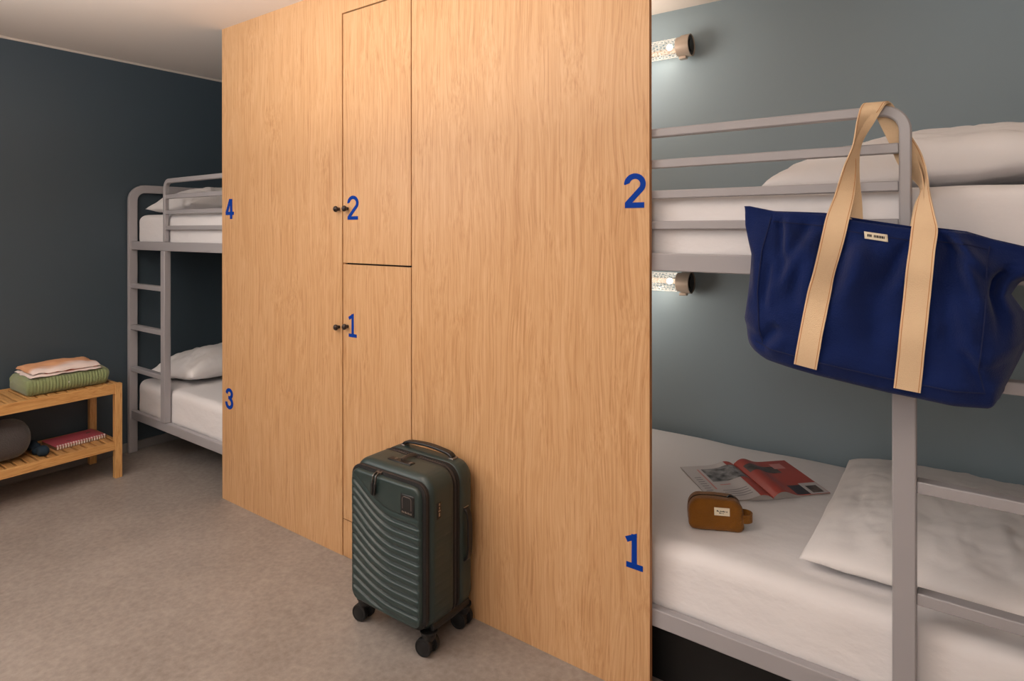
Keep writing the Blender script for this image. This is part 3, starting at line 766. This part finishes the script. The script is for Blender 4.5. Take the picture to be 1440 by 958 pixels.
    bm = B(); box(bm, xb, xb+.0042, -.090, -.066, .4465, .449); obj('mount_trim', bm, M['metal'], h, smooth=False)
    bm = B(); box(bm, xb-.0035, xb+.0016, -.228, -.206, .455, .512); tg = obj('combination_plate', bm, M['black_plastic'], t, bevel=.002)
    bm = B()
    for z, w, h_ in ((.501,.006,.008),(.489,.004,.008),(.481,.009,.005),(.465,.006,.012)): box(bm, xb+.0015, xb+.0024, -.217-w/2, -.217+w/2, z, z+h_)
    obj('plate_marks', bm, M['metal'], tg, smooth=False)
    # corner bumpers under the shell and four twin castors
    bm = B()
    loft(bm, xa+.004, xb-.004, za-.006, za+.036, .018, [(-.240,.008),(-.236,.002),(-.050,.002),(-.046,.008)]); obj('base_trim', bm, M['black_plastic'], t, bevel=.001)
    for (x, y, rz) in ((-1.010,-.236,0),(-.690,-.236,0),(-1.010,-.058,0),(-.690,-.058,0)):
        bm = B(); lathe(bm, [(0,.019),(.010,.024),(.026,.026),(.030,.030),(.034,.030)], (x,y,.050), (0,0,1), 20)
        box(bm, x-.010, x+.010, y-.012, y+.012, .028, .058)
        w = obj('castor', bm, M['black_plastic'], t, angle=30)
        for s in (-1, 1):
            bm = B(); yc = y+s*.0175; R = .0305
            lathe(bm, [(-.0095,.0001),(-.0095,.020),(-.0085,.0215),(-.0095,.0235),(-.0090,.0285),(-.006,R),(.006,R),(.0090,.0285),(.0095,.0235),(.0085,.0215),(.0095,.020),(.0095,.0001)], (x-.006,yc,R+.0005), (-.22,1,0), 28, cap=False)
            obj('wheel', bm, M['rubber'], w, angle=35)
suitcase()

# ---------------------------------------------------------------- canvas tote hanging on the guard
def tote():
    t = thing('tote_bag', (.59,-.09,1.06), 'large navy canvas tote bag with cream webbing straps hung over the bunk rail', 'tote bag')
    xsl = [(0,.366),(.3,.352),(.6,.345),(.85,.352),(1,.365)]       # front left seam by t
    xsr = [(0,.815),(.15,.806),(.5,.800),(.8,.790),(1,.806)]       # front right seam by t
    def ztop(x): return interp([(.25,1.494),(.31,1.492),(.37,1.478),(.49,1.467),(.53,1.457),(.579,1.447),(.675,1.431),(.72,1.430),(.77,1.424),(.863,1.394),(.94,1.375)], x)
    def zbot(x): return interp([(.25,1.155),(.308,1.147),(.362,1.120),(.483,1.098),(.628,1.078),(.745,1.068),(.806,1.070),(.86,1.105),(.92,1.14)], x)
    def yfront(x, tt):
        u = (x-.36)/.45
        top, mid, bot = -.098, -.172, -.178
        y = interp([(0,top),(.12,-.112),(.3,-.140),(.5,-.160),(.75,-.176),(.92,-.180),(1,-.168)], tt)
        e = max(0, abs(2*u-1)); y += .035*sstep(.65,1.15,e)*(1-.25*tt)
        # big soft folds hanging from the strap roots
        for xr, zr, k in ((.395,0,1.0),(.54,0,1.1),(.70,0,1.25),(.80,0,.9)):
            dx = x-xr; a = math.atan2(dx, tt*.38+.03)
            r = math.hypot(dx, tt*.38)
            y -= .0075*k*math.cos(a*7.5+xr*9)*math.exp(-(r/.17)**2)*sstep(.02,.26,tt)*1.5
        y -= .020*noise.noise(Vector((x*5.2, tt*1.7, 2)))*sstep(.02,.25,tt)
        y -= .009*noise.noise(Vector((x*13+tt*4, tt*3.2, 5)))*sstep(.02,.15,tt)*sstep(1.0,.85,tt)
        y += .006*math.exp(-((tt-.045)/.012)**2)*.35
        return y
    CREASE = [((.46,.06),(.385,.50),.010,.013),((.455,.15),(.43,.62),.007,.016),((.55,.10),(.505,.55),.009,.018),((.60,.30),(.60,.80),.006,.024),
              ((.66,.10),(.615,.42),.008,.014),((.735,.05),(.775,.48),.011,.014),((.725,.12),(.745,.75),.010,.020),((.72,.03),(.80,.26),.008,.011),((.40,.78),(.352,.95),.009,.014),((.39,.05),(.402,.34),.010,.010),((.375,.36),(.36,.66),.008,.010),((.76,.70),(.80,.92),.008,.014)]
    yfront0 = yfront
    def yfront(x, tt):
        y = yfront0(x, tt)
        for (ax, at), (bx_, bt), am, wd in CREASE:
            dx, dz = bx_-ax, (bt-at)*.38; L2 = dx*dx+dz*dz
            k = ((x-ax)*dx+(tt-at)*.38*dz)/L2; kk = max(0, min(1, k))
            d = ((x-ax)*dz-(tt-at)*.38*dx)/math.sqrt(L2)
            f = sstep(-.12,.2,k)*sstep(1.2,.7,k)
            y += 1.7*am*f*(math.exp(-(d/wd)**2)-.8*math.exp(-((d-wd*1.7)/(wd*1.1))**2))
        return y
    def yback(x, tt): return interp([(0,-.058),(.3,-.030),(.7,-.020),(1,-.022)], tt)
    def ring(tt):
        pts = []
        xl = interp(xsl, tt); xr = interp(xsr, tt)
        # front, left to right
        for i in range(61):
            x = lerp(xl, xr, i/60); pts.append((x, yfront(x, tt), lerp(ztop(x), zbot(x), tt)))
        # right gusset: seam -> fold -> tip -> back
        yf = yfront(xr, tt); yb_ = yback(xr, tt)
        tip = interp([(0,.930),(.10,.925),(.20,.900),(.27,.862),(.36,.848),(.50,.872),(.70,.880),(.85,.862),(1,.838)], tt)
        valley = interp([(0,0),(.12,.004),(.22,.030),(.33,.034),(.48,.020),(.65,.004),(1,0)], tt)
        for i in range(1, 15):
            k = i/15
            x = xr+(tip-xr)*math.sin(k*PI*.5)**.8 if k < .62 else lerp(xr+(tip-xr)*math.sin(.62*PI*.5)**.8, tip, math.sin((k-.62)/.38*PI))
            yy = lerp(yf, yb_, sstep(0,1,k)) + valley*math.exp(-((k-.20)/.11)**2)*1.6
            x -= valley*.35*math.exp(-((k-.20)/.13)**2)
            zz = lerp(ztop(x), zbot(x), tt) + .004*noise.noise(Vector((k*5, tt*6, 1)))
            pts.append((x, yy, zz))
        for i in range(61):
            x = lerp(xr, xl, i/60); pts.append((x, yback(x, tt)+.003*noise.noise(Vector((x*8,tt*5,9))), lerp(ztop(x)+.006*math.sin(i/60*PI), zbot(x), tt)))
        yf = yfront(xl, tt); yb_ = yback(xl, tt)
        tip = interp([(0,.296),(.15,.300),(.35,.318),(.6,.314),(.85,.303),(1,.312)], tt)
        for i in range(1, 15):
            k = i/15
            x = xl-(xl-tip)*math.sin(k*PI)**.75
            yy = lerp(yb_, yf, k) + .008*noise.noise(Vector((k*4, tt*5, 12)))
            zz = lerp(ztop(x), zbot(x), tt)
            pts.append((x, yy, zz))
        return pts
    bm = B(); nt = 64; rows = []
    for j in range(nt+1):
        tt = j/nt; rows.append([bm.verts.new(p) for p in ring(tt)])
    m = len(rows[0])
    for a, b in zip(rows, rows[1:]):
        for i in range(m): bm.faces.new([a[i], a[(i+1)%m], b[(i+1)%m], b[i]])
    # rounded base
    last = [v.co.copy() for v in rows[-1]]; cy = -.095; prev = rows[-1]
    for k, (sc, dz) in enumerate(((.93,-.008),(.78,-.013),(.5,-.016),(.2,-.016))):
        r2 = []
        for v in last:
            cxx = max(.40, min(.77, v.x)); r2.append(bm.verts.new((lerp(cxx, v.x, lerp(1,sc,.35)), lerp(cy, v.y, sc), v.z+dz)))
        for i in range(m): bm.faces.new([prev[i], prev[(i+1)%m], r2[(i+1)%m], r2[i]])
        prev = r2
    bm.faces.new(prev)
    bmesh.ops.triangulate(bm, faces=[f for f in bm.faces if len(f.verts) > 4])
    bag = obj('bag_body', bm, M['canvas'], t, angle=180)
    sd = bag.modifiers.new('thickness', 'SOLIDIFY'); sd.thickness = .0016; sd.offset = -1
    # seams: top hem, side seams, base seam
    def surf(x, tt, off=.0016): return Vector((x, yfront(x, tt)-off, lerp(ztop(x), zbot(x), tt)))
    bm = B()
    for pts in ([surf(lerp(.345,.80,k/50), .935) for k in range(51)], [surf(interp(xsl, k/40)+.002, k/40) for k in range(2,38)], [surf(interp(xsr, k/40)-.002, k/40) for k in range(2,38)], [surf(lerp(.372,.806,k/60), .075) for k in range(61)]):
        sweep(bm, pts, .0024, .0022, (0,1,0))
    obj('seams', bm, M['canvas_seam'], bag)
    # webbing straps on the front, over the rail and down again
    SW = .0495
    def leg(xt, xb_, wt=SW):
        c, w = [], []
        for k in range(9):
            tt = lerp(1.0, 0.0, k/8); x = lerp(xb_, xt, 1-tt); p = surf(x, min(tt,.985), .0062)
            dirx = Vector((xt-xb_, 0, .36)).normalized(); c.append(p); 
            a = surf(x-.02, min(tt,.985), .0038); b = surf(x+.02, min(tt,.985), .0038)
            c[-1].y = (a.y+b.y)/2 + min(0, min(surf(x+q*.004, min(tt,.985), .0062).y-lerp(a.y, b.y, (q+5)/10) for q in range(-6,7))); wv = (b-a).normalized(); wv = Vector((wv.x, wv.y, -dirx.x/dirx.z*wv.x)).normalized()
            w.append(wv*SW)
        return c, w
    V = Vector
    # front handle
    bm = B()
    c1, w1 = leg(.522, .463); c2, w2 = leg(.694, .664)
    up_c = [V((.535,-.092,1.515)), V((.543,-.060,1.583)), V((.5475,-.024,1.640)), V((.566,-.009,1.695)), V((.580,-.003,1.728)), V((.589,.012,1.7445)), V((.598,.036,1.7415)), V((.611,.050,1.715)), V((.634,.053,1.665)), V((.661,.053,1.615)), V((.684,.046,1.580)), V((.693,.010,1.550)), V((.692,-.040,1.510)), V((.693,-.085,1.462))]
    up_w = [V((.040,.018,.000)), V((.021,.043,.0)), V((.001,.047,.008)), V((.026,.036,.004)), V((.046,.0,-.004)), V((.047,.0,-.002)), V((.045,-.002,.004)), V((.042,0,.012)), V((.041,0,.022)), V((.036,-.006,.026)), V((.012,-.034,.020)), V((.008,-.042,.010)), V((.022,-.036,.006)), V((.040,-.020,.0))]
    ribbon(bm, c1+up_c+c2[::-1], w1+up_w+w2[::-1], .0026, 7)
    st = obj('strap', bm, M['webbing'], t, angle=50)
    bm = B()
    for s in (-1, 1):
        ctr = c1+up_c+c2[::-1]; ww = w1+up_w+w2[::-1]
        C = [c+w*.42*s for c, w in zip(ctr, ww)]; ribbon(bm, C, [w.normalized()*.0014 for w in ww], .0034, 7)
    obj('stitching', bm, M['stitch'], st)
    # second handle, behind the first, rooted on the back of the bag
    bm = B()
    ctr = [V((.548,-.058,1.455)), V((.548,-.052,1.50)), V((.548,-.042,1.57)), V((.553,-.016,1.64)), V((.572,-.005,1.70)), V((.586,-.0005,1.731)), V((.593,.013,1.7415)), V((.602,.034,1.7385)), V((.615,.045,1.710)), V((.636,.048,1.655)), V((.655,.050,1.60)), V((.678,.046,1.555)), V((.686,.004,1.525)), V((.683,-.040,1.490)), V((.684,-.058,1.432))]
    ww = [V((.042,.012,0)), V((.034,.028,0)), V((.020,.036,.004)), V((.014,.040,.006)), V((.038,.016,0)), V((.044,0,-.004)), V((.045,0,-.002)), V((.044,0,.004)), V((.042,0,.012)), V((.040,0,.020)), V((.036,-.006,.024)), V((.012,-.034,.020)), V((.008,-.042,.010)), V((.020,-.036,.004)), V((.040,-.014,0))]
    ribbon(bm, ctr, ww, .0026, 7); obj('strap', bm, M['webbing'], t, angle=50)
    # woven label
    def lab(x, tt, off): return surf(x, tt, off)
    bm = B(); g1 = []
    for i in range(9):
        x = lerp(.578,.625,i/8); g1.append([bm.verts.new(lab(x+.001*(j-1), lerp(.060,.105,j/2), .0035)) for j in range(3)])
    grid_faces(bm, g1); lb = obj('label', bm, M['label'], t)
    sd = lb.modifiers.new('thickness', 'SOLIDIFY'); sd.thickness = .0008; sd.offset = 1
    bm = B(); x = .584
    for k in range(11):
        w = random.choice((.0020,.0026,.0030)); a = lab(x, .073, .0050); b = lab(x+w, .073, .0050); c = lab(x+w, .0895, .0050); d = lab(x, .0895, .0050)
        if k not in (3,): bm.faces.new([bm.verts.new(q) for q in (a,b,c,d)])
        x += w+.0008
    obj('label_lettering', bm, M['ink'], lb, smooth=False)
tote()

# ---------------------------------------------------------------- things on the lower bed
ZM = .4655
def pouch():
    t = thing('pouch', (.150,.270,ZM), 'ochre canvas zip pouch with a cream label standing on the lower bed', 'pouch')
    A = math.radians(24.5); o = Vector((.055,.186,ZM)); ux = Vector((math.cos(A), math.sin(A), 0)); uy = Vector((-math.sin(A), math.cos(A), 0)); uz = Vector((0,0,1))
    Wd, Hh, Dd = .170, .095, .072
    def L(a, b, c): return o+ux*a+uy*b+uz*c
    def prof(n=10):
        pts = []; r1, r2 = .016, .040
        for cx, cz, r, a0 in ((Wd-r1,r1,r1,270),(Wd-r2,Hh-r2,r2,0),(r2,Hh-r2,r2,90),(r1,r1,r1,180)):
            for k in range(n+1): a = math.radians(a0+90*k/n); pts.append((cx+r*math.cos(a), cz+r*math.sin(a)))
        out = []
        for p, q in zip(pts, pts[1:]+pts[:1]):
            m = max(1, int(math.hypot(q[0]-p[0], q[1]-p[1])/.008))
            for k in range(m): out.append((lerp(p[0],q[0],k/m), lerp(p[1],q[1],k/m)))
        return out
    P = prof(); cx, cz = Wd/2, Hh*.48
    def rings(bm, secs, wob=1):
        R = []
        for (y, sc) in secs:
            rr_ = []
            for (x, z) in P:
                X = cx+(x-cx)*sc; Z = cz+(z-cz)*sc
                lean = .012*(Z/Hh)
                nz = .0025*noise.noise(Vector((X*30, y*30, Z*30)))*wob
                rr_.append(bm.verts.new(L(X+nz, y+lean+nz, max(0, Z+nz) if Z > .004 else max(0, Z))))
            R.append(rr_)
        m = len(P)
        for a, b in zip(R, R[1:]):
            for i in range(m): bm.faces.new([a[i], a[(i+1)%m], b[(i+1)%m], b[i]])
        return R
    bm = B()
    R = rings(bm, [(-.004,.02),(-.005,.3),(-.004,.6),(-.001,.85),(.003,.955),(.008,.99),(.018,1.0),(.031,1.0)])
    bm.faces.new(R[0]); body = obj('front_panel', bm, M['mustard'], t, angle=60)
    bm = B(); rings(bm, [(.0312,.985),(.0312,.965),(.040,.965),(.040,.985)]); obj('zip', bm, M['mustard_dark'], t, angle=30)
    bm = B(); R = rings(bm, [(.040,1.0),(.055,1.0),(.064,.985),(.070,.93),(.073,.7),(.074,.3),(.074,.02)]); bm.faces.new(R[-1]); obj('back_panel', bm, M['mustard'], t, angle=60)
    bm = B(); c = [L(Wd-.002,.020,.060), L(Wd+.012,.020,.058), L(Wd+.022,.030,.052), L(Wd+.022,.042,.048), L(Wd+.012,.052,.046), L(Wd-.002,.054,.044)]
    c = [L(Wd-.004,.012,.040), L(Wd+.012,.012,.041), L(Wd+.025,.019,.043), L(Wd+.026,.034,.045), L(Wd+.014,.042,.047), L(Wd-.003,.044,.048)]
    ribbon(bm, c, [uz*.026]*6, .0024, 6); obj('side_loop', bm, M['mustard'], t)
    bm = B(); ribbon(bm, [L(.122,.040,Hh+.001), L(.130,.046,Hh+.005), L(.142,.048,Hh+.001), L(.150,.046,Hh-.010)], [uy*.007]*4, .002, 5); obj('zip_pull', bm, M['black_plastic'], t)
    lean = lambda z: .012*z/Hh
    bm = B(); q = [(.078,.052),(.125,.052),(.125,.075),(.078,.075)]
    v1 = [bm.verts.new(L(a, -.0068+lean(b), b)) for a, b in q]; v2 = [bm.verts.new(L(a, -.004+lean(b), b)) for a, b in q]
    bm.faces.new(v1); bm.faces.new(v2[::-1])
    for i in range(4): bm.faces.new([v1[i], v1[(i+1)%4], v2[(i+1)%4], v2[i]])
    lb = obj('label', bm, M['label'], t, smooth=False)
    bm = B(); 
    for x, w, z, h in ((.0675,.004,.077,.0045),(.0725,.0025,.0765,.003),(.078,.003,.0765,.004),(.082,.003,.0765,.0032),(.086,.0035,.0765,.0042),(.0905,.003,.0765,.0032),(.0965,.0035,.0765,.003),(.075,.003,.0715,.004),(.079,.0028,.0715,.0025),(.0835,.006,.0715,.0012)):
        bm.faces.new([bm.verts.new(L(a, -.0071+lean(b), b)) for a, b in ((x+.018,z-.0135),(x+w+.018,z-.0135),(x+w+.018,z+h-.0135),(x+.018,z+h-.0135))])
    obj('label_lettering', bm, M['ink'], lb, smooth=False)
pouch()
def magazine():
    t = thing('magazine', (.12,.70,ZM), 'open glossy magazine with red pages lying on the lower bed', 'magazine')
    S2 = Vector((.226,.571)); S1 = Vector((.018,.812)); sp = (S1-S2); sl = sp.length; e = sp.normalized()
    w = Vector((e.y, -e.x)); PW = .232; PW2 = .225
    # height of a page stack: steep rise at the spine then flat
    def hz(a, side): 
        k = a/PW
        return .003+ (.0185 if side > 0 else .013)*math.exp(-((k-.17)/.17)**2)*(1 if k > .17 else 1)+ (.0045 if side > 0 else .003)*(1-k) - (.006*math.exp(-(k/.05)**2))
    def pt(side, a, b, off=0):
        skew = .03 if side > 0 else 0.0
        p = S2+e*(b*sl)+w*side*a+e*(skew*a/PW)
        return Vector((p.x, p.y, ZM+hz(a, side)*(1+.15*math.sin(b*3))+off))
    def patch(bm, side, a0, a1, b0, b1, off, na=16, nb=8):
        g = [[bm.verts.new(pt(side, lerp(a0,a1,i/na), lerp(b0,b1,j/nb), off)) for j in range(nb+1)] for i in range(na+1)]
        grid_faces(bm, g); return g
    for side, name in ((-1,'left_page'), (1,'right_page')):
        bm = B(); W_ = PW2 if side < 0 else PW; na, nb = 30, 10
        g = patch(bm, side, 0.0005, W_, 0, 1, 0, na, nb)
        lo = [[bm.verts.new((v.co.x, v.co.y, ZM+.0005)) for v in r] for r in g]
        for r, q in ((g,lo),):
            for i in range(na):
                bm.faces.new([g[i][0], g[i+1][0], lo[i+1][0], lo[i][0]]).material_index = 1; bm.faces.new([g[i][nb], g[i+1][nb], lo[i+1][nb], lo[i][nb]]).material_index = 1
            for j in range(nb):
                bm.faces.new([g[na][j], g[na][j+1], lo[na][j+1], lo[na][j]]).material_index = 1; bm.faces.new([g[0][j], g[0][j+1], lo[0][j+1], lo[0][j]])
        pg = obj(name, bm, [M['page'] if side < 0 else M['page_red'], M['page_edge']], t, angle=50)
        def pr(nm, m, *pp):
            bm = B()
            for q in pp: patch(bm, side, *q)
            obj(nm, bm, m, pg)
        if side < 0:
            pr('red_print', M['page_red'], (.002,.048,.0,.50,.0004)); pr('red_print', M['page_red'], (.002,.048,.88,1.,.0004))
            pr('photograph', M['photo_grey'], (.004,.155,.50,.88,.0006))
            pr('text_lines', M['print_pink'], (.166,.172,.30,.88,.0005), (.10,.14,.40,.42,.0005))
            pr('small_print', M['print_grey'], *[(.185,.210,.15+.06*k,.17+.06*k,.0005) for k in range(9)], *[(.06,.15,.10+.05*k,.115+.05*k,.0005) for k in range(4)])
        else:
            pr('photograph', M['photo_dark'], (.012,.150,.62,.82,.0005))
            pr('photograph', M['print_pink'], (.140,.190,.74,.90,.0006))
            pr('photograph', M['photo_blue'], (.10,.155,.02,.26,.0006))
            pr('white_print', M['page'], (.155,.230,.01,.30,.0005))
            pr('photograph', M['photo_dark'], (.170,.215,.04,.22,.0009))
magazine()

# ---------------------------------------------------------------- light
def area(name, loc, rot, size, energy, color=(1,1,1), sy=None, spread=None):
    l = bpy.data.lights.new(name, 'AREA'); l.energy = energy; l.color = color; l.size = size
    if sy: l.shape = 'RECTANGLE'; l.size_y = sy
    if spread: l.spread = math.radians(spread)
    o = bpy.data.objects.new(name, l); COL.objects.link(o); o.location = loc; o.rotation_euler = [math.radians(a) for a in rot]; return o
area('bounce_light', (-1.15,-1.80,1.75), (180,0,0), 1.0, 86, (1,.955,.93))
area('soft_box', (-2.9,-2.3,1.95), (66,0,-62), .6, 20, (1,.96,.93), .7)
area('fill_panel', (.75,-3.3,2.0), (80,0,-2), 1.1, 17, (1,.975,.96), .8)
for nm, loc, en in (('alcove_fill', (-.56,.82,2.22), 5.6), ('alcove_fill', (-.60,.80,1.12), 4.6)):  # added unseen fill points, spread the lamp light over the alcove wall
    l = bpy.data.lights.new(nm, 'POINT'); l.energy = en; l.color = (1,.89,.79); l.shadow_soft_size = .12
    lo = bpy.data.objects.new(nm, l); COL.objects.link(lo); lo.location = loc
w = bpy.data.worlds.new('world'); bpy.context.scene.world = w; w.use_nodes = True
w.node_tree.nodes['Background'].inputs[0].default_value = (.6,.63,.7,1); w.node_tree.nodes['Background'].inputs[1].default_value = .05
sc = bpy.context.scene
sc.view_settings.view_transform = 'Standard'; sc.view_settings.look = 'None'; sc.view_settings.exposure = 0
sc.cycles.max_bounces = 8
